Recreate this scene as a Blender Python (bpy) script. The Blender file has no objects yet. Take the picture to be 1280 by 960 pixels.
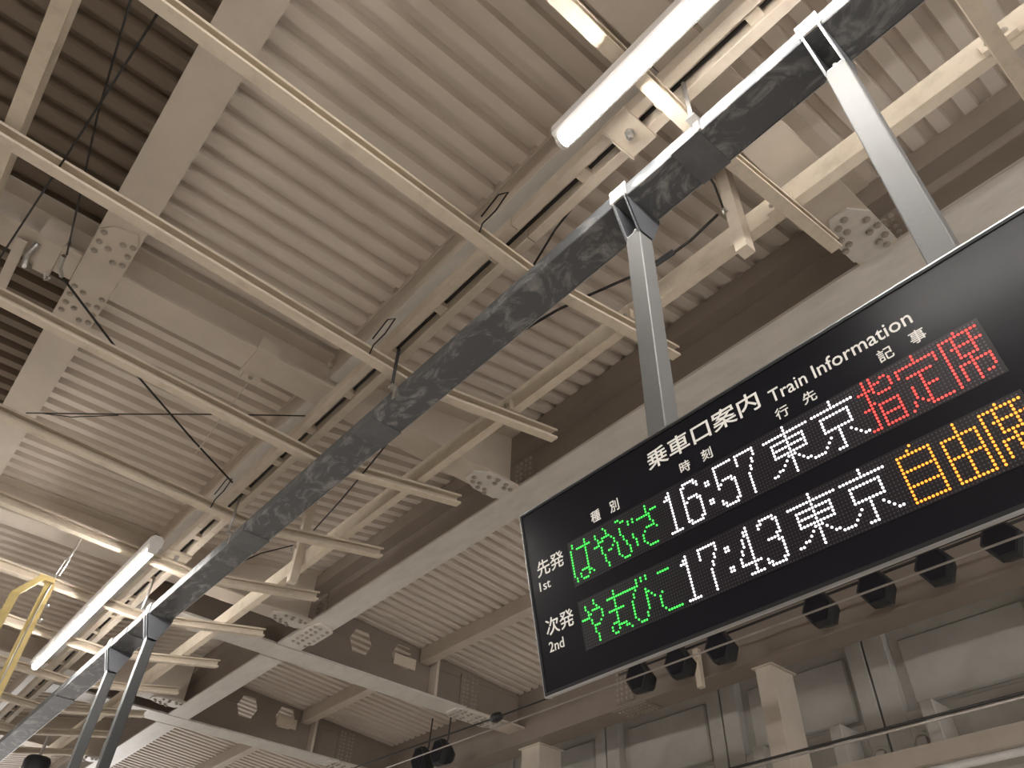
import bpy, bmesh, math, random
from mathutils import Vector, Matrix
random.seed(7)

# ---------------------------------------------------------------- camera
EYE = 1.55                                   # eye height above the platform
right = Vector((0.76002189, -0.64894749, 0.0351267))
down = Vector((0.46199562, 0.50147642, -0.73149262))
fwd = Vector((0.45708508, 0.57217878, 0.68094395))
cam_d = bpy.data.cameras.new('camera')
cam = bpy.data.objects.new('camera', cam_d)
bpy.context.scene.collection.objects.link(cam)
m3 = Matrix((right, -down, -fwd)).transposed()
cam.matrix_world = Matrix.Translation((0, 0, EYE)) @ m3.to_4x4()
cam_d.sensor_fit = 'HORIZONTAL'
cam_d.sensor_width = 36.0
cam_d.lens = 950.2314 / 1280 * 36.0
cam_d.clip_start = 0.02
bpy.context.scene.camera = cam

# ---------------------------------------------------------------- world, exposure
sc = bpy.context.scene
w = bpy.data.worlds.new('night')
sc.world = w
w.use_nodes = True
w.node_tree.nodes['Background'].inputs[0].default_value = (0.95, 0.92, 0.90, 1)
w.node_tree.nodes['Background'].inputs[1].default_value = 0.6
sc.view_settings.view_transform = 'Standard'
sc.view_settings.look = 'None'
sc.view_settings.gamma = 1
sc.view_settings.use_curve_mapping = False
sc.view_settings.exposure = 2.65
LAMP = 23.0                                   # radiance of the tube lenses

C = sc.collection

# ---------------------------------------------------------------- materials
def nt(name):
    m = bpy.data.materials.new(name)
    m.use_nodes = True
    n = m.node_tree
    return m, n, n.nodes['Principled BSDF']

def paint(name, col, rough=0.5, dirt=None, amount=0.5, scale=6.0, stretch=(1, 1, 1), bump=0.15, metal=0.0, fine=60.0, lo=0.42, hi=0.7, spec=0.5, twist=0.0):
    m, n, b = nt(name)
    N, L = n.nodes, n.links
    tc = N.new('ShaderNodeTexCoord')
    mp = N.new('ShaderNodeMapping')
    mp.inputs['Scale'].default_value = stretch
    L.new(tc.outputs['Object'], mp.inputs[0])
    n1 = N.new('ShaderNodeTexNoise')
    n1.inputs['Scale'].default_value = scale
    n1.inputs['Detail'].default_value = 6
    n1.inputs['Distortion'].default_value = twist
    n1.inputs['Roughness'].default_value = 0.65
    L.new(mp.outputs[0], n1.inputs['Vector'])
    rp = N.new('ShaderNodeValToRGB')
    rp.color_ramp.elements[0].position = lo
    rp.color_ramp.elements[1].position = hi
    d = dirt or tuple(c * 0.7 for c in col)
    mx = tuple(col[i] * (1 - amount) + d[i] * amount for i in range(3))
    rp.color_ramp.elements[0].color = (*col, 1)
    rp.color_ramp.elements[1].color = (*mx, 1)
    L.new(n1.outputs['Fac'], rp.inputs[0])
    L.new(rp.outputs[0], b.inputs['Base Color'])
    b.inputs['Roughness'].default_value = rough
    b.inputs['Metallic'].default_value = metal
    b.inputs['Specular IOR Level'].default_value = spec
    n2 = N.new('ShaderNodeTexNoise')
    n2.inputs['Scale'].default_value = fine
    n2.inputs['Detail'].default_value = 3
    L.new(mp.outputs[0], n2.inputs['Vector'])
    bp = N.new('ShaderNodeBump')
    bp.inputs['Strength'].default_value = bump
    bp.inputs['Distance'].default_value = 0.004
    L.new(n2.outputs['Fac'], bp.inputs['Height'])
    L.new(bp.outputs[0], b.inputs['Normal'])
    return m

def emit(name, col, s):
    m, n, b = nt(name)
    b.inputs['Base Color'].default_value = (*[c * 0.8 for c in col], 1)
    b.inputs['Emission Color'].default_value = (*col, 1)
    b.inputs['Emission Strength'].default_value = s
    b.inputs['Roughness'].default_value = 0.4
    return m

M = {}
M['cream'] = paint('cream_paint', (0.70, 0.615, 0.50), 0.62, (0.30, 0.23, 0.16), 0.45, 9.0, lo=0.5, hi=0.85, spec=0.25)
M['beam'] = paint('beam_paint', (0.62, 0.55, 0.47), 0.42, (0.52, 0.455, 0.38), 0.6, 3.0)
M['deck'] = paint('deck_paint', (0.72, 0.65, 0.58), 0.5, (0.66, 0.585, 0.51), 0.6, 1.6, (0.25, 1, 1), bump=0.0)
M['deck_shaded'] = paint('deck_shaded_brown', (0.19, 0.145, 0.105), 0.5, (0.15, 0.115, 0.08), 0.6, 1.6, (0.25, 1, 1), bump=0.0)  # shade on the deck left of the wide girder, put into its colour
M['girder'] = paint('girder_paint', (0.66, 0.63, 0.58), 0.34, (0.54, 0.51, 0.47), 0.8, 9.0, (1.0, 0.3, 1.0), spec=0.6)
M['brown'] = paint('web_paint', (0.27, 0.225, 0.19), 0.5, (0.22, 0.18, 0.15), 0.6, 2.5)
M['rail'] = paint('rail_paint', (0.66, 0.58, 0.48), 0.5, (0.5, 0.42, 0.33), 0.5, 7.0)
M['duct'] = paint('galvanised_duct', (0.115, 0.12, 0.128), 0.5, (0.36, 0.36, 0.355), 0.85, 6.5, (1, 0.55, 1), metal=0.1, lo=0.50, hi=0.66, bump=0.3, fine=45, twist=1.6)
M['sleeve'] = paint('duct_sleeve', (0.13, 0.135, 0.145), 0.5, (0.2, 0.205, 0.21), 0.6, 8.0, metal=0.1)
M['post'] = paint('post_grey', (0.11, 0.11, 0.108), 0.55, (0.09, 0.09, 0.088), 0.5, 4.0, spec=0.35)
M['post_shaded'] = paint('post_shaded_grey', (0.035, 0.036, 0.037), 0.5, (0.03, 0.03, 0.031), 0.5, 4.0)  # post grey darkened for the far pair: their shade is in the colour
M['bracket'] = paint('bracket_dark', (0.06, 0.063, 0.07), 0.5, metal=0.1)
M['bolt'] = paint('bolt_paint', (0.42, 0.375, 0.32), 0.4, metal=0.2)
M['steel'] = paint('zinc_steel', (0.55, 0.54, 0.52), 0.3, metal=0.8)
M['cable'] = paint('black_cable', (0.018, 0.016, 0.015), 0.6)
M['black'] = paint('black_housing', (0.016, 0.017, 0.02), 0.5)
M['yellow'] = paint('yellow_paint', (0.66, 0.52, 0.22), 0.5, (0.4, 0.28, 0.1), 0.5, 8.0)
M['white'] = paint('white_enamel', (0.78, 0.76, 0.74), 0.35, bump=0.02)
M['concrete'] = paint('concrete', (0.56, 0.54, 0.50), 0.85, (0.46, 0.43, 0.39), 0.8, 2.2, bump=0.6, fine=14)
M['dark_blocker'] = paint('dark_blocker', (0.11, 0.095, 0.085), 0.8)
M['joint'] = paint('joint_dark', (0.03, 0.028, 0.027), 0.9)
M['floor'] = paint('platform_tile', (0.64, 0.60, 0.55), 0.6, (0.56, 0.52, 0.47), 0.6, 1.2)
M['ballast'] = paint('track_slab', (0.55, 0.52, 0.48), 0.9, (0.45, 0.42, 0.39), 0.8, 8.0, bump=0.8, fine=20)
M['wire'] = paint('wire_light', (0.42, 0.38, 0.35), 0.4, metal=0.5)
M['alu'] = paint('aluminium', (0.60, 0.60, 0.60), 0.28, metal=0.85, bump=0.03)
M['print'] = emit('print_white', (0.80, 0.77, 0.71), 0.07)
M['face'] = paint('sign_face', (0.016, 0.016, 0.021), 0.22, (0.018, 0.018, 0.023), 0.5, 2.0, bump=0.0, spec=0.2)
M['board'] = paint('led_board', (0.010, 0.009, 0.012), 0.35, bump=0.0)
M['dot_off'] = paint('led_off', (0.105, 0.085, 0.115), 0.35, bump=0.0)
M['lens'] = emit('tube_lens', (1.0, 0.955, 0.90), LAMP)
M['led_w'] = emit('led_white', (1.0, 0.93, 0.97), 0.45)
M['led_g'] = emit('led_green', (0.07, 1.0, 0.11), 0.22)
M['led_r'] = emit('led_red', (1.0, 0.06, 0.05), 0.33)
M['led_a'] = emit('led_amber', (1.0, 0.29, 0.03), 0.36)

# ---------------------------------------------------------------- mesh helpers (z is measured from the eye, EYE is added on build)
class MB:
    def __init__(s):
        s.v = []; s.f = []
    def add(s, vs, fs):
        o = len(s.v)
        s.v += [tuple(p) for p in vs]
        s.f += [[i + o for i in q] for q in fs]
        return s
    def box(s, x0, x1, y0, y1, z0, z1):
        vs = [(x, y, z) for x in (x0, x1) for y in (y0, y1) for z in (z0, z1)]
        return s.add(vs, [(0, 1, 3, 2), (4, 6, 7, 5), (0, 4, 5, 1), (2, 3, 7, 6), (0, 2, 6, 4), (1, 5, 7, 3)])
    def loft(s, rings, caps=True):
        n = len(rings[0]); vs = [p for r in rings for p in r]; fs = []
        for k in range(len(rings) - 1):
            for i in range(n):
                j = (i + 1) % n
                fs.append((k * n + i, k * n + j, (k + 1) * n + j, (k + 1) * n + i))
        if caps:
            fs.append(tuple(range(n - 1, -1, -1)))
            fs.append(tuple((len(rings) - 1) * n + i for i in range(n)))
        return s.add(vs, fs)
    def prism_y(s, sec, y0, y1):          # sec: (x, z)
        return s.loft([[(x, y, z) for x, z in sec] for y in (y0, y1)])
    def prism_x(s, sec, x0, x1, zf=None):  # sec: (y, z)
        zf = zf or (lambda x: 0)
        return s.loft([[(x, y, z + zf(x)) for y, z in sec] for x in (x0, x1)])
    def prism_z(s, sec, z0, z1):          # sec: (x, y)
        return s.loft([[(x, y, z) for x, y in sec] for z in (z0, z1)])
    def tube(s, pts, r, n=8):
        P = [Vector(p) for p in pts]; rings = []
        for k, p in enumerate(P):
            d = (P[min(k + 1, len(P) - 1)] - P[max(k - 1, 0)]).normalized()
            a = d.orthogonal().normalized() if k == 0 else (a - d * a.dot(d)).normalized()
            b = d.cross(a)
            rings.append([p + (a * math.cos(2 * math.pi * i / n) + b * math.sin(2 * math.pi * i / n)) * r for i in range(n)])
        return s.loft(rings)
    def build(s, name, mat, parent=None, label=None, cat=None, group=None, kind=None, smooth=False, bevel=0.0):
        v = [Vector(p) + Vector((0, 0, EYE)) for p in s.v]
        lo = Vector([min(p[i] for p in v) for i in range(3)])
        hi = Vector([max(p[i] for p in v) for i in range(3)])
        o0 = (lo + hi) / 2
        if parent is None and kind != 'structure':
            o0.z = lo.z
        me = bpy.data.meshes.new(name)
        me.from_pydata([p - o0 for p in v], [], s.f)
        bm = bmesh.new(); bm.from_mesh(me)
        bmesh.ops.recalc_face_normals(bm, faces=bm.faces)
        if bevel:
            bmesh.ops.bevel(bm, geom=[e for e in bm.edges if e.calc_face_angle(0) > 0.6], offset=bevel, segments=1, affect='EDGES')
        bm.to_mesh(me); bm.free()
        if smooth:
            for p in me.polygons: p.use_smooth = True
        me.materials.append(M[mat])
        ob = bpy.data.objects.new(name, me)
        C.objects.link(ob)
        ob.location = o0
        adopt(ob, parent, o0)
        tag(ob, label, cat, group, kind)
        return ob

def wloc(o):
    p = Vector(o.get('_w', o.location))
    return p

def adopt(ob, parent, world):
    ob['_w'] = tuple(world)
    if parent is not None:
        ob.parent = parent
        ob.location = Vector(world) - wloc(parent)
        
def tag(o, label=None, cat=None, group=None, kind=None):
    if label: o['label'] = label
    if cat: o['category'] = cat
    if group: o['group'] = group
    if kind: o['kind'] = kind

def empty(name, loc, label, cat, group=None):
    o = bpy.data.objects.new(name, None)
    C.objects.link(o)
    o.empty_display_size = 0.1
    o.location = (loc[0], loc[1], loc[2] + EYE)
    o['_w'] = tuple(o.location)
    tag(o, label, cat, group)
    return o

BOLT = {}
def bolt(parent, p, axis='Z', r=0.016, h=0.014, mat='bolt', name='bolt'):
    """hex head with a washer, pointing down (-Z), to -X or to -Y"""
    key = (axis, r, h, mat)
    if key not in BOLT:
        me = bpy.data.meshes.new('bolt')
        rings = [(r * 1.35, 0, 10), (r * 1.35, h * 0.3, 10)]
        b = MB()
        def ring(rad, d, n, ph=0):
            out = []
            for i in range(n):
                a = 2 * math.pi * i / n + ph
                c, s_ = rad * math.cos(a), rad * math.sin(a)
                out.append({'Z': (c, s_, -d), 'X': (-d, c, s_), 'Y': (c, -d, s_)}[axis])
            return out
        b.loft([ring(r * 1.35, 0, 8), ring(r * 1.35, h * 0.3, 8)])
        b.loft([ring(r, h * 0.3, 6), ring(r, h, 6), ring(r * 0.6, h * 1.15, 6)])
        me.from_pydata(b.v, [], b.f)
        bm = bmesh.new(); bm.from_mesh(me); bmesh.ops.recalc_face_normals(bm, faces=bm.faces); bm.to_mesh(me); bm.free()
        me.materials.append(M[mat])
        BOLT[key] = me
    o = bpy.data.objects.new(name, BOLT[key])
    C.objects.link(o)
    wp = Vector((p[0], p[1], p[2] + EYE))
    o.location = wp
    adopt(o, parent, wp)
    return o

# ---------------------------------------------------------------- the setting: platform, track bed, wall, roof decks
MB().box(-7, 2.75, -16, 30, -EYE - 1.25, -EYE).build('floor', 'floor', kind='structure')
MB().box(2.75, 9.0, -16, 30, -EYE - 1.5, -EYE - 1.25).build('floor', 'ballast', kind='structure')
MB().box(-4.4, -4.2, -16, 30, -EYE, 4.015).build('wall_light_blocker', 'dark_blocker', kind='structure')  # unseen, added to keep ambient light off the left side

PITCH = 0.16
def deck(x0, x1, y0, y1, zf, lift=0.055):
    prof = []
    n = int(round((y1 - y0) / PITCH))
    for k in range(n):
        y = y0 + k * PITCH
        prof += [(y, 0), (y + 0.076, 0), (y + 0.092, lift), (y + 0.144, lift)]
    prof.append((y0 + n * PITCH, 0))
    b = MB()
    top = 0.10
    vs = []; fs = []
    for x in (x0, x1):
        vs += [(x, y, zf(x) + z) for y, z in prof]
        vs += [(x, y, zf(x) + top) for y, z in prof]
    m = len(prof)
    for i in range(m - 1):
        fs.append((i, i + 1, 2 * m + i + 1, 2 * m + i))                 # underside
        fs.append((m + i, 3 * m + i, 3 * m + i + 1, m + i + 1))         # upper side
        fs.append((i, m + i, m + i + 1, i + 1))                         # end faces
        fs.append((2 * m + i, 2 * m + i + 1, 3 * m + i + 1, 3 * m + i))
    fs.append((0, 2 * m, 3 * m, m)); fs.append((m - 1, 2 * m - 1, 4 * m - 1, 3 * m - 1))
    b.add(vs, fs)
    return b
ZL = lambda x: 4.02
ZR = lambda x: 3.985 + 0.185 * (x - 1.58)
ZF = lambda x: 4.50 - 0.08 * (x - 3.5)
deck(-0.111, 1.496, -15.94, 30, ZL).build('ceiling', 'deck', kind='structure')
deck(-7.0, -0.112, -15.94, 30, ZL).build('ceiling', 'deck_shaded', kind='structure')  # split off to carry the painted-in shade beyond the girder
deck(1.503, 3.40, -15.88, 30, ZR).build('ceiling', 'deck', kind='structure')
deck(3.42, 7.26, -15.91, 30, ZF).build('ceiling', 'deck', kind='structure')
MB().box(1.4965, 1.5015, -15.94, 29.9, 3.99, 4.13).build('trim_1', 'deck', kind='structure')
MB().box(3.401, 3.419, -15.9, 29.9, 4.25, 4.62).build('trim_2', 'deck', kind='structure')
MB().box(7.2, 9.0, -16, 30, 4.35, 4.45).build('ceiling', 'concrete', kind='structure')

# wall across the track: precast panels with piers either side of open joints, recessed fields between
wall = MB().box(8.42, 8.7, -16, 30, -EYE - 1.3, 4.4).build('wall_right', 'concrete', kind='structure')
yj = [-4.2, -2.18, -0.17, 1.83, 3.84, 5.85, 7.87, 9.88, 11.9, 13.9, 15.9]
for a, c in zip(yj[:-1], yj[1:]):
    MB().box(8.30, 8.43, a + 0.012, a + 0.21, -2.7, 4.38).build('wall_pier', 'concrete', wall, bevel=0.006)
    MB().box(8.30, 8.43, c - 0.25, c - 0.012, -2.7, 4.38).build('wall_pier', 'concrete', wall, bevel=0.006)
    MB().box(8.30, 8.43, a + 0.212, c - 0.252, -2.7, 3.03).build('wall_panel', 'concrete', wall, bevel=0.008)
    MB().box(8.375, 8.43, a + 0.30, c - 0.36, 3.10, 3.80).build('wall_panel', 'concrete', wall, bevel=0.02)
    MB().box(8.405, 8.425, a - 0.012, a + 0.012, -2.7, 4.38).build('wall_joint', 'joint', wall)

# ---------------------------------------------------------------- roof steel
def ibeam_y(x0, x1, y0, y1, z0, z1, tw=0.016, tf=0.02):
    xm = (x0 + x1) / 2
    return MB().box(x0, x1, y0, y1, z0, z0 + tf).box(xm - tw / 2, xm + tw / 2, y0, y1, z0 + tf, z1 - tf).box(x0, x1, y0, y1, z1 - tf, z1)
def ibeam_x(x0, x1, y0, y1, z0, zf, tw=0.016, tf=0.02):
    ym = (y0 + y1) / 2
    b = MB().box(x0, x1, y0, y1, z0, z0 + tf)
    rings = []
    for x in (x0, x1):
        rings.append([(x, ym - tw / 2, z0 + tf), (x, ym + tw / 2, z0 + tf), (x, ym + tw / 2, zf(x) - tf), (x, ym - tw / 2, zf(x) - tf)])
    b.loft(rings)
    rings = []
    for x in (x0, x1):
        rings.append([(x, y0, zf(x) - tf), (x, y1, zf(x) - tf), (x, y1, zf(x)), (x, y0, zf(x))])
    b.loft(rings)
    return b
E2 = 0.003
g1 = ibeam_y(-0.233, 0.010, -15.9, 29.9, 3.70, 4.02 - E2).build('longitudinal_girder', 'beam', None,
    'wide beige steel girder running over the struts at the upper left, bolted splice on it', 'girder')
sp = MB().prism_z([(-0.228, 3.74), (-0.16, 3.66), (-0.03, 3.63), (0.006, 3.72), (0.006, 4.55), (-0.05, 4.66), (-0.18, 4.66), (-0.228, 4.58)], 3.688, 3.70).build('splice_plate', 'beam', g1)
for k, y in enumerate((3.74, 3.83, 3.92, 4.30, 4.39, 4.48, 4.57)):
    for x in (-0.195, -0.135, -0.075, -0.02):
        if (k % 2 == 0) == (x in (-0.195, -0.075)) or x in (-0.195, -0.02):
            bolt(sp, (x, y + (0.02 if x in (-0.135, -0.075) else 0), 3.688))

# cross beams: three bays, left of the girder, between girder and valley purlin, and up to the second girder
KY = [(-2.78, -2.53), (0.655, 0.90), (4.03, 4.285), (7.50, 7.76), (10.93, 11.18), (14.35, 14.6)]
kl = {1: 'above the upper tube lamp', 2: 'carrying the clamp and thin rod', 3: 'just beyond the lower tube lamp end', 4: 'fourth back, mostly hidden', 0: 'out past the top edge', 5: 'farthest back'}
PL = {}
for i, (a, c) in enumerate(KY):
    bl = ibeam_x(0.012, 1.62, a, c, 3.70, lambda x: 4.02 - E2).build('cross_beam', 'beam', None,
        'beige steel cross beam between girder and valley, ' + kl[i], 'beam', 'beige cross beams under the roof')
    br = ibeam_x(1.625, 3.343, a, c, 3.70, lambda x: ZR(x) - E2).build('cross_beam', 'beam', None,
        'beige cross beam right of the grey duct, %s' % ['out past the top edge', 'nearest, with an eight-sided bolted plate by the lit sign post', 'second, with a bolted plate beside the board corner', 'third, ending at the girder splice', 'fourth back', 'farthest back'][i], 'beam', 'beige cross beams under the roof')
    if i in (1, 2, 3, 4):
        ibeam_x(-7.0, -0.236, a, c, 3.70, lambda x: 4.02 - E2).build('cross_beam', 'beam', None,
            'beige cross beam left of the wide girder, %s' % {1: 'near the top edge', 2: 'with a bracket and hook on it', 3: 'low at the left edge', 4: 'farthest back'}[i], 'beam', 'beige cross beams under the roof')
    m_ = (a + c) / 2
    pl = MB().prism_z([(2.92, m_ + 0.06), (2.92, m_ - 0.05), (3.03, m_ - 0.128), (3.29, m_ - 0.128), (3.335, m_ - 0.06), (3.335, m_ + 0.07), (3.28, m_ + 0.13), (3.06, m_ + 0.13)], 3.682, 3.70).build('gusset_plate', 'girder', br)
    for (x, dy) in ((2.97, 0.0), (3.0, 0.055), (3.055, 0.035), (3.08, 0.09), (3.14, 0.075), (3.17, 0.115), (3.06, -0.085), (3.14, -0.105), (3.15, -0.05), (3.23, -0.10), (3.25, -0.05), (3.30, -0.07)):
        bolt(pl, (x, m_ + dy, 3.682), r=0.017)

# valley purlin between the cross beams
vl = ['out past the top edge', 'behind the upper tube lamp', 'between the two hanging lamps', 'beyond the lower lamp', 'farthest back']
for i in range(len(KY) - 1):
    y0, y1 = KY[i][1] + 0.02, KY[i + 1][0] - 0.02
    vp = MB().box(1.50, 1.518, y0, y1, 3.766, 3.983).build('valley_purlin', 'beam', None, 'pale-flanged purlin along the roof valley, ' + vl[i], 'purlin', 'valley purlins')
    MB().box(1.50, 1.578, y0, y1, 3.75, 3.7655).build('bottom_flange', 'girder', vp)
    MB().box(1.5185, 1.578, y0, y1, 3.955, 3.970).build('top_flange', 'brown', vp)

# purlins on the struts
MB().prism_y([(-0.79, 3.425), (-0.715, 3.425), (-0.715, 3.57), (-0.79, 3.57)], -15.5, 28).build('roof_purlin', 'cream', None,
    'cream box purlin running across the upper left corner above the struts', 'purlin', 'box purlins')
lb = MB().prism_y([(2.49, 3.46), (2.555, 3.46), (2.555, 3.475), (2.506, 3.475), (2.506, 3.605), (2.555, 3.605), (2.555, 3.62), (2.49, 3.62)], -15.5, 28).build('roof_purlin', 'cream', None,
    'cream channel purlin right of the grey duct, resting on the strut ends', 'purlin', 'box purlins')
for y in (-0.22, 0.92, 2.05, 3.18):
    MB().box(2.46, 2.49, y - 0.09, y + 0.06, 3.455, 3.53).build('cleat', 'cream', lb)
    for dy in (-0.05, 0.02):
        bolt(lb, (2.46, y + dy, 3.495), axis='X', r=0.013, mat='bolt')

# second girder (along the track side)
ga = [(-15.9, 8.30), (8.74, 11.55), (11.97, 29.9)]
gl = ['long pale girder flange with brown web behind the board', 'pale girder flange continuing past the first deep frame', 'pale girder flange farthest back']
for (y0, y1), l in zip(ga, gl):
    g = MB().box(3.345, 3.64, y0, y1, 3.70, 3.722).build('track_girder', 'girder', None, l, 'girder', 'track side girder lengths')
    MB().box(3.482, 3.502, y0, y1, 3.7225, 4.46).build('web', 'brown', g)
    MB().prism_y([(3.345, 4.126), (3.4815, 4.126), (3.4815, 4.30), (3.345, 4.30)], y0, y1).build('top_flange', 'brown', g)
    if y0 < 0:
        pl = MB().prism_z([(3.37, 7.62), (3.44, 7.48), (3.58, 7.48), (3.66, 7.58), (3.66, 8.02), (3.58, 8.14), (3.40, 8.14), (3.36, 8.04)], 3.686, 3.70).build('splice_plate', 'girder', g)
        for yy in (7.57, 7.67, 7.77, 7.87, 7.97, 8.07):
            for xx in (3.43, 3.50, 3.60):
                bolt(pl, (xx, yy + (xx - 3.43) * 0.2, 3.686), r=0.018)
        for yc in (4.10, 0.72, 7.6):
            wp = MB().box(3.470, 3.4815, yc - 0.12, yc + 0.14, 3.76, 4.10).build('web_plate', 'brown', g)
            for yy in (-0.07, -0.02, 0.05, 0.10):
                for zz in range(6):
                    bolt(wp, (3.470, yc + yy, 3.79 + zz * 0.055), axis='X', r=0.013)

# deep castellated frames over the track
def frame(yc, label):
    z0 = 3.70
    fl = MB().box(1.80, 6.15, yc - 0.185, yc + 0.185, z0, z0 + 0.025).build('frame_girder', 'girder', None, label, 'girder', 'deep frame girders over the track')
    zm = 4.16
    xs = [1.80]
    holes = [4.52, 5.17]
    h = 0.17; q = 0.10
    lower = [(1.80, z0 + 0.026), (7.19, z0 + 0.026), (7.19, zm)]
    upper = [(7.19, zm)]
    path = []
    for hx in holes:
        path += [(hx - h, 0), (hx - q, 1), (hx + q, 1), (hx + h, 0)]
    lo_edge = [(x, zm - (0.15 if k else 0)) for x, k in path]
    hi_edge = [(x, zm + (0.15 if k else 0)) for x, k in path]
    def half(pts):
        b = MB()
        b.loft([[(x, y, z) for x, z in pts] for y in (yc - 0.009, yc + 0.009)])
        return b
    half([(1.80, z0 + 0.026), (7.19, z0 + 0.026), (7.19, zm - 0.002)] + [(x, z - 0.002) for x, z in reversed(lo_edge)] + [(1.80, zm - 0.002)]).build('lower_web', 'brown', fl)
    half([(1.80, zm + 0.002)] + [(x, z + 0.002) for x, z in hi_edge] + [(7.19, zm + 0.002), (7.19, ZF(7.19) - 0.004), (3.52, ZF(3.52) - 0.004), (3.40, ZR(3.4) - .02), (1.80, ZR(1.8) - .02)]).build('upper_web', 'brown', fl)
    MB().box(5.62, 5.66, yc - 0.17, yc - 0.012, z0 + 0.03, 4.3).build('stiffener', 'beam', fl)
    wp = MB().box(6.14, 6.45, yc - 0.026, yc - 0.0095, z0 + 0.06, 4.22).build('web_plate', 'brown', fl)
    for xx in (6.19, 6.25, 6.34, 6.40):
        for k in range(8):
            bolt(wp, (xx, yc - 0.026, z0 + 0.10 + k * 0.056), axis='Y', r=0.014)
    fp = MB().prism_z([(6.02, yc - 0.10), (6.10, yc - 0.18), (6.72, yc - 0.18), (6.85, yc - 0.05), (6.85, yc + 0.06), (6.70, yc + 0.18), (6.12, yc + 0.18), (6.02, yc + 0.10)], z0 - 0.018, z0 + 0.0255 - 0.026).build('flange_plate', 'girder', fl)
    for xx in (6.10, 6.18, 6.28, 6.42, 6.52, 6.62, 6.72):
        for dy in (-0.12, -0.05, 0.06, 0.12):
            bolt(fp, (xx, yc + dy, z0 - 0.018), r=0.018)
    MB().box(6.17, 7.19, yc - 0.17, yc + 0.17, z0, z0 + 0.025).build('end_flange', 'beam', fl)
    MB().box(5.02, 5.36, yc - 0.05, yc - 0.03, 4.02, 4.16).build('cover_plate', 'cream', fl)
    return fl
frame(8.515, 'deep girder with eight-sided web openings left of the board corner')
frame(11.76, 'second deep girder crossing the lower left, farther from the camera')
sl = ['wholly behind the lit board', 'beside the left edge of the board', 'between the two deep girders', 'farthest back']
for (y0, y1), l in zip(((-4.0, 1.2), (1.22, 8.49), (8.53, 11.74), (11.78, 16)), sl):
    s_ = MB().prism_y([(5.43, 4.15), (5.57, 4.15), (5.57, 4.168), (5.45, 4.168), (5.45, ZF(5.45) - 0.003), (5.43, ZF(5.43) - 0.003)], y0, y1).build('secondary_beam', 'beam', None,
        'beige angle beam under the far roof ribs, ' + l, 'beam', 'secondary beams over the track')

# girder carrying the floodlights in front of the wall
g3 = MB().box(7.20, 7.222, -15.9, 29.9, 3.53, 4.34).build('wall_girder', 'brown', None, 'deep brown plate girder over the concrete wall, floodlights hung before it', 'girder')
MB().box(7.14, 7.49, -15.9, 29.9, 3.50, 3.53).build('flange', 'brown', g3)
for yc in (6.45,):
    wp = MB().box(7.186, 7.1995, yc - 0.15, yc + 0.15, 3.58, 4.05).build('web_plate', 'brown', g3)
    for dy in (-0.11, -0.04, 0.04, 0.11):
        for k in range(7):
            bolt(wp, (7.186, yc + dy, 3.62 + k * 0.065), axis='X', r=0.016)
    fp = MB().box(7.16, 7.47, yc - 0.35, yc + 0.2, 3.486, 3.4995).build('flange_plate', 'brown', g3)
    for k in range(8):
        for xx in (7.21, 7.27, 7.36, 7.42):
            bolt(fp, (xx, yc - 0.30 + k * 0.06, 3.486), r=0.016)
for (y0, y1), l in zip(((4.42, 4.62), (8.16, 8.53)), ('slim pale column under the wall girder, right of the board middle', 'stout pale column under the wall girder near the board corner')):
    c_ = MB().box(7.30, 7.70, y0, y1, -EYE - 1.25, 3.484).build('wall_column', 'beam', None, l, 'column', 'columns before the wall')
    MB().box(7.27, 7.73, y0 - 0.03, y1 + 0.03, 3.4845, 3.4995).build('cap_plate', 'beam', c_)
MB().box(7.075, 7.139, 5.19, 5.26, 3.40, 3.84).build('hanging_strip', 'cream', None, 'short tan bar hanging in front of the wall girder between floodlights', 'bar')
# services before the wall
MB().prism_y([(7.86, 2.38), (7.92, 2.38), (7.92, 2.55), (7.86, 2.55)], -6, 16).build('wall_ledge', 'beam', None, 'horizontal pale channel along the concrete wall at lower right', 'channel')
MB().tube([(7.7, -6, 2.27), (7.7, 16, 2.27)], 0.035, 10).build('white_conduit', 'white', None, 'white conduit along the wall in the lower right corner', 'pipe', smooth=True)
bk = ['second from the right', 'third from the right, next to the slim column', 'rightmost', 'left of the slim column']
for y, l in zip((3.22, 4.22, 2.22, 5.2), bk):
    MB().box(7.93, 8.29, y - 0.09, y + 0.05, 2.40, 2.96).build('wall_block', 'concrete', None, 'square concrete block on the wall ledge, ' + l, 'block', 'wall ledge blocks', bevel=0.01)

for y, z, l in ((3.93, 2.66, 'nearer the slim column'), (3.47, 2.70, 'nearer the right edge')):
    pts = [(8.24, y + 0.085 * math.cos(a), z + 0.085 * math.sin(a)) for a in [2 * math.pi * k / 14 for k in range(14)]]
    cf = MB().tube(pts + [pts[0]], 0.014, 6).build('wall_fitting', 'concrete', None, 'small ring fitting low on the concrete wall, ' + l, 'fitting', 'ring fittings on the wall', smooth=True)
    MB().box(8.22, 8.299, y - 0.045, y + 0.045, z - 0.045, z + 0.045).build('hub', 'concrete', cf)

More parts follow.
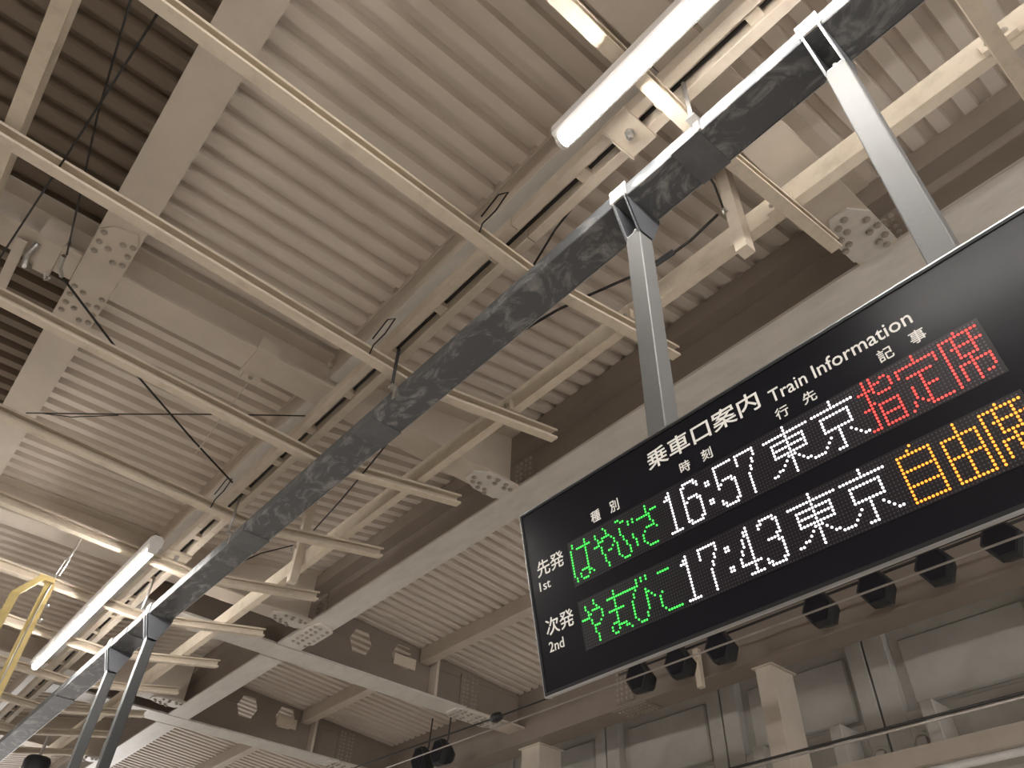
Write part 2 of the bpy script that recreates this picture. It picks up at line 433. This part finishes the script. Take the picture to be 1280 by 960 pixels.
# ---------------------------------------------------------------- struts (lipped channels, open to the near side)
OR = ['first', 'second', 'third', 'fourth', 'fifth', 'sixth', 'seventh', 'eighth', 'ninth', 'tenth', 'eleventh', 'twelfth', 'thirteenth']
def strut_z(x):
    return 3.205 - 0.037 * (x - 1.72) if x < 1.72 else 3.205 + 0.195 * (x - 1.72)
def strut(y, label, x0=-6.9):
    t = 0.005; W_ = 0.066; H_ = 0.085; lip = 0.018
    sec = [(0, 0), (0, H_), (-W_, H_), (-W_, H_ - lip), (-W_ + t, H_ - lip), (-W_ + t, H_ - t), (-t, H_ - t), (-t, t), (-W_ + t, t), (-W_ + t, lip), (-W_, lip), (-W_, 0)]
    b = MB()
    b.loft([[(x, y + a, strut_z(x) + z) for a, z in sec] for x in (x0, 1.72, 2.92)])
    o = b.build('roof_strut', 'cream', None, label, 'strut', 'channel struts crossing the roof')
    return o
SY = [-0.185] + [2.03 + 1.137 * n for n in range(-1, 11)]
for i, y in enumerate(SY):
    strut(y, 'cream lipped-channel strut passing over the grey duct, %s counted from the top right corner' % OR[i])

# ---------------------------------------------------------------- cable rails above the struts
def rails(y0, y1, label):
    r = empty('cable_rail', (1.546, (y0 + y1) / 2, 3.38), label, 'rail', 'cable rail lengths')
    for x0, x1 in ((1.46, 1.514), (1.578, 1.636)):
        MB().box(x0, x1, y0, y1, 3.385, 3.475).build('rail', 'rail', r, bevel=0.003)
    y = y0 + 0.2
    while y < y1:
        MB().box(1.515, 1.577, y, y + 0.07, 3.41, 3.47).build('spacer', 'rail', r)
        y += 0.52
    MB().tube([(1.560, y0, 3.455), (1.562, (y0 + y1) / 2, 3.452), (1.560, y1, 3.455)], 0.011, 8).build('cable', 'cable', r)
for (a, c, l) in ((-6.0, -1.4, 'out past the top edge'), (-1.395, 1.9, 'beside the upper tube lamp'), (1.905, 5.97, 'between the two tube lamps'), (5.975, 9.2, 'beside the lower tube lamp'), (9.205, 16, 'farthest back at the lower left')):
    rails(a, c, 'twin tan cable rail above the struts, ' + l)
# clamp plates with a hook bolt under the rails
for (y, l) in ((1.11, 'by the end of the upper tube lamp'), (6.55, 'by the near end of the lower tube lamp')):
    p = MB().box(1.42, 1.64, y - 0.07, y + 0.075, 3.366, 3.384).build('clamp_plate', 'rail', None, 'square tan plate under the cable rail ' + l, 'plate', 'rail clamp plates')
    MB().box(1.42, 1.64, y + 0.075, y + 0.082, 3.34, 3.384).build('folded_edge', 'rail', p)
    bolt(p, (1.53, y, 3.366), r=0.018, h=0.05, mat='steel')

# ---------------------------------------------------------------- grey wiring duct with sleeves
d = MB()
d.prism_y([(1.577, 3.0), (1.786, 3.0), (1.786, 3.087), (1.577, 3.087)], -6, 16)
duct = d.build('wiring_duct', 'duct', None, 'dark blotchy galvanised duct running corner to corner under the struts', 'duct', bevel=0.004)
for y0, y1 in ((-1.6, -1.42), (0.79, 0.94), (3.33, 3.55), (5.1, 5.36), (7.55, 7.75), (9.72, 10.08)):
    MB().prism_y([(1.571, 2.994), (1.792, 2.994), (1.792, 3.06), (1.787, 3.06), (1.787, 2.9995), (1.576, 2.9995), (1.576, 3.06), (1.571, 3.06)], y0, y1).build('sleeve', 'sleeve', duct)
MB().box(1.784, 1.7885, -6, 16, 2.996, 3.003).build('edge_seam', 'alu', duct)

# hanger rods between rails and duct
for y, l in ((0.79, 'beside the upper lamp'), (3.09, 'midway between the lamps'), (5.35, 'above the lower lamp'), (7.14, 'next to the pair of far posts')):
    rod = MB().tube([(1.545, y, 3.39), (1.548, y + 0.004, 3.085)], 0.011, 8).build('hanger_rod', 'steel' if y != 3.09 else 'bracket', None, 'thin rod holding the grey duct, ' + l, 'rod', 'duct hanger rods', smooth=True)
    MB().box(1.535, 1.577, y - 0.02, y + 0.028, 3.075, 3.083).build('foot', 'steel', rod)
    MB().box(1.569, 1.5765, y - 0.012, y + 0.02, 3.0, 3.083).build('clip', 'steel', rod)

# ---------------------------------------------------------------- sign posts
def post(yc, label, zb=1.664, mat='post'):
    x0, x1, y0, y1 = 1.638, 1.722, yc - 0.041, yc + 0.041
    zt = 2.80
    r = empty('sign_post', ((x0 + x1) / 2, yc, zb), label, 'post', 'grey sign posts under the duct')
    MB().box(x0, x1, y0, y1, zb, zt).build('tube', mat, r, bevel=0.004)
    b = MB()
    for y in (y0, y1 - 0.008):                       # side plates widening up to the duct
        b.loft([[(x, yy, z) for x, z in ((x0, zt - 0.02), (x1, zt - 0.02), (1.80, 2.985), (1.80, 2.9985), (1.565, 2.9985), (1.565, 2.985))] for yy in (y, y + 0.008)])
    b.build('side_plates', 'bracket', r)
    for y in (y0, y1 - 0.009):
        MB().loft([[(x, yy, z) for yy in (y, y + 0.009) for x, z in (((x0 - 0.006, zt), (1.560, 3.0)) if yy == y else ((1.560, 3.0), (x0 - 0.006, zt)))], [(x, yy, z) for yy in (y, y + 0.009) for x, z in (((x0 + 0.004, zt), (1.572, 3.0)) if yy == y else ((1.572, 3.0), (x0 + 0.004, zt)))]]).build('strap', 'alu', r)
    MB().box(1.562, 1.5705, y0 - 0.006, y1 + 0.006, 2.998, 3.093).build('cap', 'white', r)
    MB().box(1.562, 1.80, y0 - 0.004, y1 + 0.004, 3.0885, 3.094).build('top_strap', 'alu', r)
    MB().box(1.792, 1.80, y0, y1, 2.992, 3.0885).build('back_strap', 'bracket', r)
    MB().box(x0 + 0.002, x1 - 0.002, y0 + 0.009, y1 - 0.009, zt + 0.001, zt + 0.008).build('seat_plate', 'alu', r)
    n = MB(); c = Vector(((x0 + x1) / 2 - 0.012, yc, 0))
    n.loft([[(c.x + 0.02 * math.cos(a), c.y + 0.02 * math.sin(a), z) for a in [math.pi / 3 * k for k in range(6)]] for z in (zt + 0.0085, zt + 0.03)])
    n.loft([[(c.x + 0.010 * math.cos(a), c.y + 0.010 * math.sin(a), z) for a in [math.pi / 4 * k for k in range(8)]] for z in (zt + 0.03, zt + 0.055)])
    n.build('nut', 'steel', r)
post(0.245, 'grey square post at the right end of the lit train board')
post(1.248, 'grey square post above the board title, left of its twin')
post(7.03, 'dark far post at the lower left, the right one of the pair', 1.45, 'post_shaded')
post(8.03, 'dark far post at the lower left, the left one of the pair', 1.45, 'post_shaded')

# ---------------------------------------------------------------- the train board
TL = Vector((1.62, 1.934, 1.641)); BL = Vector((1.759, 1.934, 0.980))
ev = (BL - TL); HS = ev.length; ev.normalize()
eu = Vector((0, -1, 0)); nn = eu.cross(ev)            # nn points away from the viewer
WS = 2.40
def S(u, v, d=0.0):                                   # point on the face, d towards the viewer
    return TL + eu * u + ev * v - nn * d
sign = empty('train_board', tuple(S(WS / 2, HS, -0.07)), 'black electronic train information board with coloured dot matrix text hung from posts', 'sign')
def slab(u0, u1, v0, v1, d0, d1):
    b = MB()
    b.loft([[S(u, v, dd) for u, v in ((u0, v0), (u1, v0), (u1, v1), (u0, v1))] for dd in (d0, d1)])
    return b
hb = MB()
hb.loft([[S(u, v, dd) for u, v in ((0, v0), (WS, v0), (WS, v1), (0, v1))] for dd, v0, v1 in ((-0.004, 0, HS), (-0.012, 0, HS), (-0.14, 0, HS - 0.085))])
hb.build('housing', 'black', sign)
slab(0.008, WS - 0.008, 0.010, HS - 0.016, -0.0038, 0.0).build('face_panel', 'face', sign)
slab(0, WS, 0, 0.009, -0.0038, 0.004).build('frame_top', 'black', sign)
slab(0, WS, -0.004, -0.0002, -0.02, 0.004).build('top_edge', 'alu', sign)
slab(0, WS, HS - 0.015, HS - 0.004, -0.0038, 0.004).build('frame_bottom', 'black', sign)
slab(0, WS, HS - 0.0038, HS + 0.002, -0.011, 0.005).build('bottom_edge', 'alu', sign)
slab(0, 0.007, 0.0095, HS - 0.0155, -0.0038, 0.004).build('frame_side', 'black', sign)
slab(-0.003, -0.0002, 0, HS, -0.03, 0.005).build('side_edge', 'alu', sign)
slab(WS - 0.007, WS, 0.0095, HS - 0.0155, -0.0038, 0.004).build('frame_side', 'black', sign)

GLY = {
'ha': (-1, 1, """.#.....#..
.#.....#..
#..#######
#......#..
#......#..
#......#..
#......#..
#......#..
#......#..
#......#..
#...####..
#..#...##.
.#.#...#.#
.#..###..."""),
'ya': (10, 1, """.....#....
.#....#...
.#....#...
..#.####..
..###...#.
###......#
...#.....#
...#....#.
...#..##..
....#.....
....#.....
....#.....
.....#....
.....#...."""),
'bu': (20, 1, """.##.......
...##.....
......#.#.
..#...#.#.
..#.......
..#.......
...#......
#..#...#..
#...#..#..
#...#...#.
#....#..#.
#....#..#.
.#...#....
..###....."""),
'sa': (30, 1, """....#....
....#....
....#.###
######...
.....#...
.....#...
......#..
...####..
..#....#.
.#.......
.#.......
.#.......
..#......
...####.."""),
'ya2': (-1, 1, """......#...
..#...#...
..#....#..
...#.####.
...##....#
####.....#
....#....#
....#...#.
.....###..
.....#....
.....#....
......#...
......#...
......#..."""),
'ma': (10, 1, """....#......
....#......
.#########.
....#......
....#......
....#......
.#######...
....#......
....#......
....#......
..###......
.#..####...
.#..#..##..
..##.....#."""),
'bi': (20, 1, """....#.#.#..
....#.#.#..
#####......
...#.......
..#....#...
..#....##..
.#.....#.#.
.#.....#..#
.#.....#...
.#.....#...
.#.....#...
.#....#....
..#...#....
...###....."""),
'ko': (31, 1, """..........
..#####...
..........
..........
..........
..........
..........
..#.......
.#........
.#........
.#........
.#........
..#.......
...######."""),
'1': (0, 1, """..#..
.##..
###..
..#..
..#..
..#..
..#..
..#..
..#..
..#..
..#..
..#..
..#..
#####"""),
'6': (0, 1, """.#####.
##...##
#.....#
#......
#......
#.####.
##...##
#.....#
#.....#
#.....#
#.....#
#.....#
##...##
.#####."""),
':': (0, 4, """##
##
..
..
..
..
##
##"""),
'5': (0, 1, """#######
#......
#......
#......
#......
#.####.
##...##
#.....#
......#
......#
......#
#.....#
##...##
.#####."""),
'7': (0, 1, """#######
#.....#
#.....#
#....#.
.....#.
....#..
....#..
...#...
...#...
...#...
...#...
...#...
...#...
...#..."""),
'4': (0, 1, """....#..
...##..
...##..
..#.#..
..#.#..
..#.#..
.#..#..
.#..#..
#...#..
#...#..
#######
....#..
....#..
..#####"""),
'3': (0, 1, """.#####.
##...##
#.....#
......#
......#
.....##
..####.
.....##
......#
......#
......#
#.....#
##...##
.#####."""),
'to': (80, 0, """.......#.......
.......#.......
###############
.......#.......
..###########..
..#....#....#..
..###########..
..#....#....#..
..###########..
......###......
.....#.#.#.....
....#..#..#....
..##...#...##..
##.....#.....##
.......#......."""),
'kyo': (95, 0, """.......#.......
.......#.......
.#############.
...............
...#########...
...#.......#...
...#.......#...
...#.......#...
...#########...
.......#.......
....#..#..#....
...#...#...#...
..#....#....#..
##.....#.....##
.....###......."""),
'shi': (110, 0, """..#.#.....
..#.#..##.
..#.###..#
#####....#
..#.#....#
..#..####.
..#.......
..##......
###.######
..#.#....#
..#.#....#
..#.######
..#.#....#
..#.#....#
###.######"""),
'tei': (121, 0, """.....#.....
.....#.....
###########
#.........#
#.........#
..#######..
.....#.....
.....#.....
..#..#.....
..#..####..
..#..#.....
..#..#.....
.#.#.#.....
.#..##.....
#....######"""),
'seki': (133, 0, """....#.....
##########
#..#...#..
#..#...#..
#.########
#..#...#..
#..#...#..
#..#####..
#....#....
#.########
#.#..#...#
#.#..#...#
#.#..#...#
#.#..#.##.
#....#...."""),
'ji': (112, 0, """....#....
...#.....
#########
#.......#
#.......#
#.......#
#########
#.......#
#.......#
#.......#
#########
#.......#
#.......#
#.......#
#########"""),
'yu': (123, 0, """....#....
....#....
....#....
#########
#...#...#
#...#...#
#...#...#
#...#...#
#########
#...#...#
#...#...#
#...#...#
#...#...#
#...#...#
#########"""),
}
DP = 0.0101
U0 = 0.238
ROW = (0.209, 0.4255)
def dots(cells, row, r, d, name, mat, **kw):
    b = MB()
    for c_, r_ in cells:
        p = S(U0 + c_ * DP, ROW[row] + r_ * DP, d)
        ring = [p + (eu * math.cos(a) + ev * math.sin(a)) * r for a in [math.pi / 4 * k + math.pi / 8 for k in range(8)]]
        rin = [q + nn * 0.0016 for q in ring]
        b.loft([rin, ring])
    return b.build(name, mat, sign, **kw)
lit = [set(), set()]
def led(key, row, col, mat, label):
    c0, r0, g = GLY[key]
    c0 = col if col is not None else c0
    cells = [(c0 + i, r0 + j) for j, line in enumerate(g.split('\n')) for i, ch in enumerate(line) if ch == '#']
    lit[row].update(cells)
    if key == ':':
        for part in ([c for c in cells if c[1] < 8], [c for c in cells if c[1] >= 8]):
            dots(part, row, 0.0036, 0.0042, 'led_colon_dot', mat)
        return
    dots(cells, row, 0.0036, 0.0042, 'led_character', mat, label=label)
for row in (0, 1):
    slab(U0 - 0.022, U0 + 143.2 * DP, ROW[row] - 0.008, ROW[row] + 15.2 * DP + 0.003, 0.0003, 0.0018).build('led_panel', 'board', sign)
for k in ('ha', 'ya', 'bu', 'sa'): led(k, 0, None, 'led_g', 'green dot matrix character in the first row')
for k in ('ya2', 'ma', 'bi', 'ko'): led(k, 1, None, 'led_g', 'green dot matrix character in the second row')
for k, c_ in (('1', 42), ('6', 49), (':', 58), ('5', 62), ('7', 70)): led(k, 0, c_, 'led_w', 'white dot matrix time digit in the first row')
for k, c_ in (('1', 42), ('7', 49), (':', 58), ('4', 62), ('3', 70)): led(k, 1, c_, 'led_w', 'white dot matrix time digit in the second row')
for row in (0, 1):
    for k in ('to', 'kyo'): led(k, row, None, 'led_w', 'white dot matrix destination character')
for k in ('shi', 'tei', 'seki'): led(k, 0, None, 'led_r', 'red dot matrix seat character')
for k in ('ji', 'yu'): led(k, 1, None, 'led_a', 'amber dot matrix seat character')
led('seki', 1, 133, 'led_a', 'amber dot matrix seat character')
for row in (0, 1):
    off = [(c_, r_) for c_ in range(-1, 143) for r_ in range(0, 16) if (c_, r_) not in lit[row]]
    b = MB()
    for c_, r_ in off:
        p = S(U0 + c_ * DP, ROW[row] + r_ * DP, 0.0024)
        b.add([p + eu * 0.0028, p + ev * 0.0028, p - eu * 0.0028, p - ev * 0.0028], [(0, 1, 2, 3)])
    b.build('unlit_dots', 'dot_off', sign, kind='stuff')

def text(body, u0, u1, v0, v1, bold=0.0, name='character', cjk=True):
    cu = bpy.data.curves.new('lettering', 'FONT')
    cu.body = body
    cu.size = 1.0
    cu.offset = bold
    cu.resolution_u = 3
    cu.extrude = 0.0
    tmp = bpy.data.objects.new('tmp', cu)
    C.objects.link(tmp)
    dg = bpy.context.evaluated_depsgraph_get()
    me = bpy.data.meshes.new_from_object(tmp.evaluated_get(dg))
    bpy.data.objects.remove(tmp)
    xs = [v.co.x for v in me.vertices]; ys = [v.co.y for v in me.vertices]
    x0, x1, y0, y1 = min(xs), max(xs), min(ys), max(ys)
    pts = [S(u0 + (v.co.x - x0) / (x1 - x0) * (u1 - u0), v1 - (v.co.y - y0) / (y1 - y0) * (v1 - v0), 0.0012) for v in me.vertices]
    faces = [list(p.vertices) for p in me.polygons]
    n = len(pts)
    adv = 1.0
    idx = [int(math.floor(sum(me.vertices[i].co.x for i in f) / len(f) / adv)) if cjk else 0 for f in faces]
    allf = faces
    for ci in sorted(set(idx)):
      faces = [f for f, k in zip(allf, idx) if k == ci]
      b = MB()
      b.add(pts, faces)
        # edge skirt so the letters have thickness
      back = [p + nn * 0.0011 for p in pts]
      cnt = {}
      for f in faces:
        for i in range(len(f)):
            cnt[(f[i], f[(i + 1) % len(f)])] = 1
      skirt = [(e[1], e[0], e[0] + n, e[1] + n) for e in cnt if (e[1], e[0]) not in cnt]
      b.v += [tuple(p) for p in back]
      b.f += [list(q) for q in skirt]
      used = sorted({i for f in b.f for i in f})
      mp_ = {a: k for k, a in enumerate(used)}
      b.v = [b.v[a] for a in used]
      b.f = [[mp_[i] for i in f] for f in b.f]
      b.build(name, 'print', sign)
    bpy.data.meshes.remove(me)
text('乗車口案内', 0.634, 1.080, 0.046, 0.114, 0.008)
text('Train', 1.114, 1.238, 0.080, 0.122, 0.003, 'lettering', False)
text('Information', 1.261, 1.556, 0.079, 0.122, 0.003, 'lettering', False)
text('種　別', 0.347, 0.479, 0.139, 0.181, 0.006)
text('時　刻', 0.750, 0.877, 0.143, 0.181, 0.006)
text('行　先', 1.112, 1.246, 0.146, 0.182, 0.006)
text('記　事', 1.437, 1.569, 0.145, 0.183, 0.006)
text('先発', 0.047, 0.187, 0.209, 0.269, 0.006)
text('1st', 0.047, 0.104, 0.287, 0.320, 0.002, 'lettering', False)
text('次発', 0.048, 0.187, 0.423, 0.483, 0.006)
text('2nd', 0.050, 0.123, 0.504, 0.538, 0.002, 'lettering', False)

# ---------------------------------------------------------------- tube lamps (two lengths end to end)
def lamp(y0, y1, label, X=0):
    r = empty('tube_lamp', (1.215 + X, (y0 + y1) / 2, 3.06), label, 'lamp', 'tube lamps under the struts')
    MB().prism_y([(1.180 + X, 3.096), (1.250 + X, 3.096), (1.269 + X, 3.118), (1.269 + X, 3.175), (1.245 + X, 3.205), (1.185 + X, 3.205), (1.161 + X, 3.175), (1.161 + X, 3.118)], y0, y1).build('housing', 'white', r)
    sec = [(1.215 + X + 0.031 * math.cos(a), 3.0955 + 0.034 * math.sin(a)) for a in [math.pi + math.pi * k / 10 for k in range(11)]]
    ym = (y0 + y1) / 2
    for a, c in ((y0 + 0.05, ym - 0.012), (ym + 0.012, y1 - 0.02)):
        MB().prism_y(sec, a, c).build('lens', 'lens', r, label='glowing white lens', smooth=False)
    sec2 = [(1.215 + X + 0.034 * math.cos(a), 3.0957 + 0.037 * math.sin(a)) for a in [math.pi + math.pi * k / 10 for k in range(11)]]
    for a, c in ((ym - 0.011, ym + 0.011), (y1 - 0.019, y1)):
        MB().prism_y(sec2, a, c).build('end_cap', 'white', r)
    MB().box(1.180 + X, 1.250 + X, y0, y0 + 0.0495, 3.06, 3.0955).build('end_cap', 'white', r)
    MB().box(1.19 + X, 1.23 + X, y0 + 0.05, y0 + 0.11, 3.2055, 3.24).build('cable_gland', 'black', r)
    return r
lamp(-2.02, 1.26, 'bright white tube lamp at the top centre, nearer of the two')
lamp(6.02, 9.33, 'bright white tube lamp at the lower left, farther of the two')
lamp(-7.6, -4.4, 'bright white tube lamp out past the top edge')
lamp(14.1, 17.4, 'bright white tube lamp farthest back')
lamp(-15.6, -12.3, 'bright white tube lamp far behind the camera')

# the second lamp row, along the other side of the platform
for y0 in (-15.6, -10.1, -2.02, 6.02, 14.1, 22.2):
    lamp(y0, y0 + 3.3, 'tube lamp of the second row, left of the picture', -3.815)

# ---------------------------------------------------------------- hanger bars, cables and small hardware
def hbar(y, label):
    b = MB()
    b.prism_z([(2.40, y - 0.035), (2.475, y - 0.035), (2.475, y - 0.028), (2.408, y - 0.028), (2.408, y + 0.035), (2.40, y + 0.035)], 3.30, ZR(2.43) - 0.002)
    b.box(2.40, 2.475, y - 0.035, y + 0.035, 3.27, 3.30)
    o = b.build('hanger_bar', 'rail', None, label, 'bar', 'short bars hung by the purlin')
    MB().tube([(2.40, y + 0.02, 3.62), (2.375, y + 0.022, 3.64), (2.36, y + 0.03, 3.61), (2.375, y + 0.03, 3.58)], 0.007, 6).build('hook', 'steel', o, smooth=True)
    MB().tube([(2.37, y + 0.025, 3.635), (2.05, y - 0.12, 3.36), (1.80, y - 0.22, 3.09)], 0.006, 6).build('tie_wire', 'cable', o)
hbar(1.14, 'short tan angle bar hanging beside the purlin, below the duct sleeve')
hbar(6.08, 'short tan angle bar hanging beside the purlin, far down the duct')

def cable(pts, r, label, mat='cable', name='cable', cat='cable'):
    return MB().tube(pts, r, 6).build(name, mat, None, label, cat, smooth=True)
cable([(-0.56, 2.0, 3.52), (-0.46, 2.84, 3.5), (-0.38, 3.34, 3.5), (-0.30, 3.90, 3.53)], 0.006, 'steeper of two crossed black cables in the upper left corner')
cable([(-0.40, 2.06, 3.335), (-0.48, 3.02, 3.345), (-0.56, 3.92, 3.345), (-0.62, 4.6, 3.38)], 0.0055, 'longer of two crossed black cables in the upper left corner')
cable([(-0.26, 4.09, 3.52), (0.37, 4.62, 3.52), (1.0, 5.10, 3.54), (1.49, 5.50, 3.60)], 0.008, 'black guy cable slanting from girder splice down to the cable rail')
c_ = cable([(-0.06, 5.52, 3.46), (0.37, 5.13, 3.455), (1.0, 4.55, 3.455), (1.452, 4.145, 3.45)], 0.0055, 'thin black cable stretched level between girder and cable rail')
MB().tube([(0.03, 5.44, 3.458), (0.2, 5.30, 3.435), (0.45, 5.07, 3.452)], 0.004, 6).build('slack_strand', 'cable', c_)
cable([(1.71, 2.05, 3.31), (1.665, 1.77, 3.41), (1.69, 1.45, 3.60)], 0.006, 'short black cable rising between duct and rail above the board')
f_ = cable([(1.98, 2.6, 3.38), (2.11, 2.24, 3.48), (2.17, 2.05, 3.49), (2.26, 1.76, 3.49), (2.31, 1.59, 3.50), (2.36, 1.40, 3.56), (2.40, 1.22, 3.66)], 0.009, 'sagging black cable passing behind the left sign post')
MB().tube([(2.30, 1.62, 3.50), (2.33, 1.50, 3.53)], 0.018, 8).build('turnbuckle', 'bracket', f_)
cable([(1.80, 3.45, 3.12), (1.98, 3.85, 3.32), (2.12, 4.71, 3.34), (2.2, 5.3, 3.36)], 0.006, 'thin black wire running under the roof from the duct sleeve')
# tie wires on struts
for (x, n, l) in ((1.36, 1, 'between the lamps'), (1.30, 0, 'under the upper lamp'), (1.36, 3, 'above the lower lamp')):
    y = 2.03 + 1.137 * n
    z = strut_z(x) + 0.09
    MB().tube([(x, y - 0.075, z - 0.08), (x + 0.01, y - 0.08, z), (x + 0.03, y - 0.16, z + 0.05), (x + 0.035, y - 0.25, z + 0.12), (x + 0.01, y - 0.2, z + 0.13), (x - 0.01, y - 0.09, z + 0.03)], 0.0045, 6).build('tie_wire', 'cable', None, 'small looped black tie wire at a strut, ' + l, 'wire', 'tie wires', smooth=True)

# clamp with rod on the second cross beam
cl = MB().box(0.955, 1.10, 4.005, 4.029, 3.688, 3.80).box(0.955, 1.10, 4.0292, 4.31, 3.688, 3.699).build('beam_clamp', 'beam', None, 'small clip plate folded round the cross beam, rod hanging from it', 'clamp')
MB().box(0.98, 1.11, 4.287, 4.345, 3.66, 3.688).build('lug', 'beam', cl)
bolt(cl, (1.04, 4.29, 3.66), r=0.014)
MB().tube([(1.055, 4.34, 3.68), (1.06, 4.78, 3.60), (1.07, 5.2, 3.50)], 0.004, 6).build('rod', 'beam', cl)
# bracket and hook on the cross beam left of the girder
bkt = MB().box(-0.49, -0.345, 4.0, 4.029, 3.655, 3.84).box(-0.49, -0.345, 4.0292, 4.30, 3.655, 3.699).build('beam_bracket', 'beam', None, 'boxy bracket clamped on the cross beam at the left edge, hook and cables at it', 'bracket')
MB().tube([(-0.47, 4.06, 3.65), (-0.49, 4.14, 3.60), (-0.48, 4.24, 3.60), (-0.46, 4.29, 3.65)], 0.02, 8).build('curved_arm', 'steel', bkt, smooth=True)
MB().box(-0.58, -0.52, 4.1, 4.9, 3.64, 3.655).build('arm', 'beam', bkt)
MB().tube([(-0.31, 3.92, 3.53), (-0.30, 4.02, 3.52), (-0.27, 4.08, 3.52)], 0.015, 6).build('chain', 'steel', bkt)
MB().tube([(-0.37, 4.27, 3.65), (-0.35, 4.30, 3.62), (-0.33, 4.24, 3.60)], 0.008, 6).build('hook', 'steel', bkt)

# yellow hanger with turnbuckle
yh = empty('yellow_hanger', (0.70, 6.58, 1.6), 'yellow steel hanger strips with turnbuckle at the lower left edge', 'hanger')
MB().box(0.665, 0.735, 6.565, 6.59, 1.55, 2.80).build('strip', 'yellow', yh)
b = MB()
for a, c in (((0.63, 6.56, 2.82), (0.50, 6.50, 2.62)), ((0.50, 6.50, 2.62), (0.48, 6.50, 1.55))):
    A_, B_ = Vector(a), Vector(c)
    dx = Vector((0.03, 0, 0)); dy = Vector((0, 0.012, 0))
    b.loft([[p - dx - dy, p + dx - dy, p + dx + dy, p - dx + dy] for p in (A_, B_)])
b.build('kinked_strip', 'yellow', yh)
MB().box(0.60, 0.72, 6.55, 6.60, 2.80, 2.84).build('head', 'yellow', yh)
MB().tube([(0.755, 6.55, 3.225), (0.745, 6.56, 3.06), (0.735, 6.565, 3.02)], 0.008, 6).build('hook', 'steel', yh, smooth=True)
MB().tube([(0.722, 6.57, 3.03), (0.705, 6.575, 2.88)], 0.006, 6).tube([(0.748, 6.57, 3.03), (0.731, 6.575, 2.88)], 0.006, 6).build('turnbuckle', 'steel', yh)
MB().tube([(0.715, 6.575, 2.88), (0.70, 6.56, 2.70), (0.69, 6.55, 2.3), (0.69, 6.55, 1.6)], 0.006, 6).build('wire', 'steel', yh, smooth=True)
for z in (2.62, 2.5):
    bolt(yh, (0.745, 6.555, z), axis='Y', r=0.012, mat='steel')

# black dome camera under a far strut
cm = MB()
cm.loft([[(2.12 + r * math.cos(a), 12.24 + r * math.sin(a), z) for a in [2 * math.pi * k / 16 for k in range(16)]] for r, z in ((0.03, 2.66), (0.12, 2.70), (0.165, 2.80), (0.165, 2.95), (0.14, 3.0), (0.04, 3.02))])
cmo = cm.build('dome_camera', 'black', None, 'round black dome hanging from a far strut in the bottom left corner', 'camera', smooth=True)
MB().tube([(2.12, 12.24, 3.015), (2.12, 12.24, 3.27)], 0.02, 8).build('stem', 'steel', cmo)

# ---------------------------------------------------------------- floodlights before the wall girder
fz = 3.49
fy = [5.67, 5.09, 4.53, 3.34, 2.76, 2.20, 1.62, 9.47, 9.95]
fl_ = ['first from the left under the board', 'second from the left under the board', 'third from the left under the board', 'fourth from the left under the board', 'fifth from the left under the board', 'sixth from the left under the board', 'last one at the right edge', 'left of the board corner, nearer of the pair', 'left of the board corner, farther of the pair']
rail_ = MB().tube([(6.72, 0.6, fz + 0.19), (6.72, 6.1, fz + 0.19)], 0.014, 8).build('lamp_conduit', 'cable', None, 'thin dark conduit linking the floodlights below the board', 'pipe', smooth=True)
for y, l in zip(fy, fl_):
    r = empty('floodlight', (6.62, y, fz - 0.18), 'black six-sided floodlight on the wall girder, ' + l, 'floodlight', 'black floodlights')
    def hexa(s_, x, sq=1.0):
        return [(x, y + s_ * 0.98 * cy, fz + s_ * cz) for cy, cz in ((-1, 0.08), (-0.42, 0.98), (0.5, 0.98), (1, -0.02), (0.42, -1.0), (-0.5, -1.0))]
    MB().loft([hexa(0.165, 6.52), hexa(0.172, 6.60), hexa(0.12, 6.74), hexa(0.07, 6.80)]).build('hood', 'black', r)
    MB().loft([hexa(0.14, 6.512), hexa(0.14, 6.5195)]).build('glass', 'face', r)
    MB().tube([(6.66, y, fz + 0.12), (6.70, y, fz + 0.21), (6.72, y, fz + 0.62)], 0.012, 6).build('bracket', 'bracket', r)

# ---------------------------------------------------------------- overhead wires over the track
wv = MB().tube([(5.0, -3, 2.62), (5.0, 1.1, 2.64), (5.0, 3.3, 2.66), (5.0, 5.5, 2.68), (5.0, 14, 2.76)], 0.008, 6).build('overhead_wire', 'wire', None, 'pale overhead wire crossing in front of the floodlights', 'wire', smooth=True)
w2 = MB().tube([(5.0, -3, 2.76), (5.0, 5.5, 2.78), (5.0, 6.25, 2.79), (5.0, 8.06, 2.836), (5.0, 14, 2.95)], 0.009, 6).build('overhead_wire', 'cable', None, 'dark overhead wire with a ball insulator by the board corner', 'wire', smooth=True)
MB().loft([[(5.0 + r * math.cos(a), y, 2.79 + r * math.sin(a)) for a in [2 * math.pi * k / 10 for k in range(10)]] for y, r in ((6.17, 0.012), (6.19, 0.04), (6.23, 0.05), (6.27, 0.05), (6.31, 0.04), (6.33, 0.012))]).build('insulator', 'black', w2)
MB().tube([(5.0, -3, 1.735), (5.0, 14, 1.75)], 0.008, 6).build('overhead_wire', 'wire', None, 'lowest bright wire crossing the wall at the bottom right', 'wire', smooth=True)
MB().tube([(5.0, -3, 1.758), (5.0, 14, 1.773)], 0.009, 6).build('overhead_wire', 'cable', None, 'dark wire running just above the lowest bright wire', 'wire', smooth=True)

for o in bpy.data.objects:
    if '_w' in o: del o['_w']
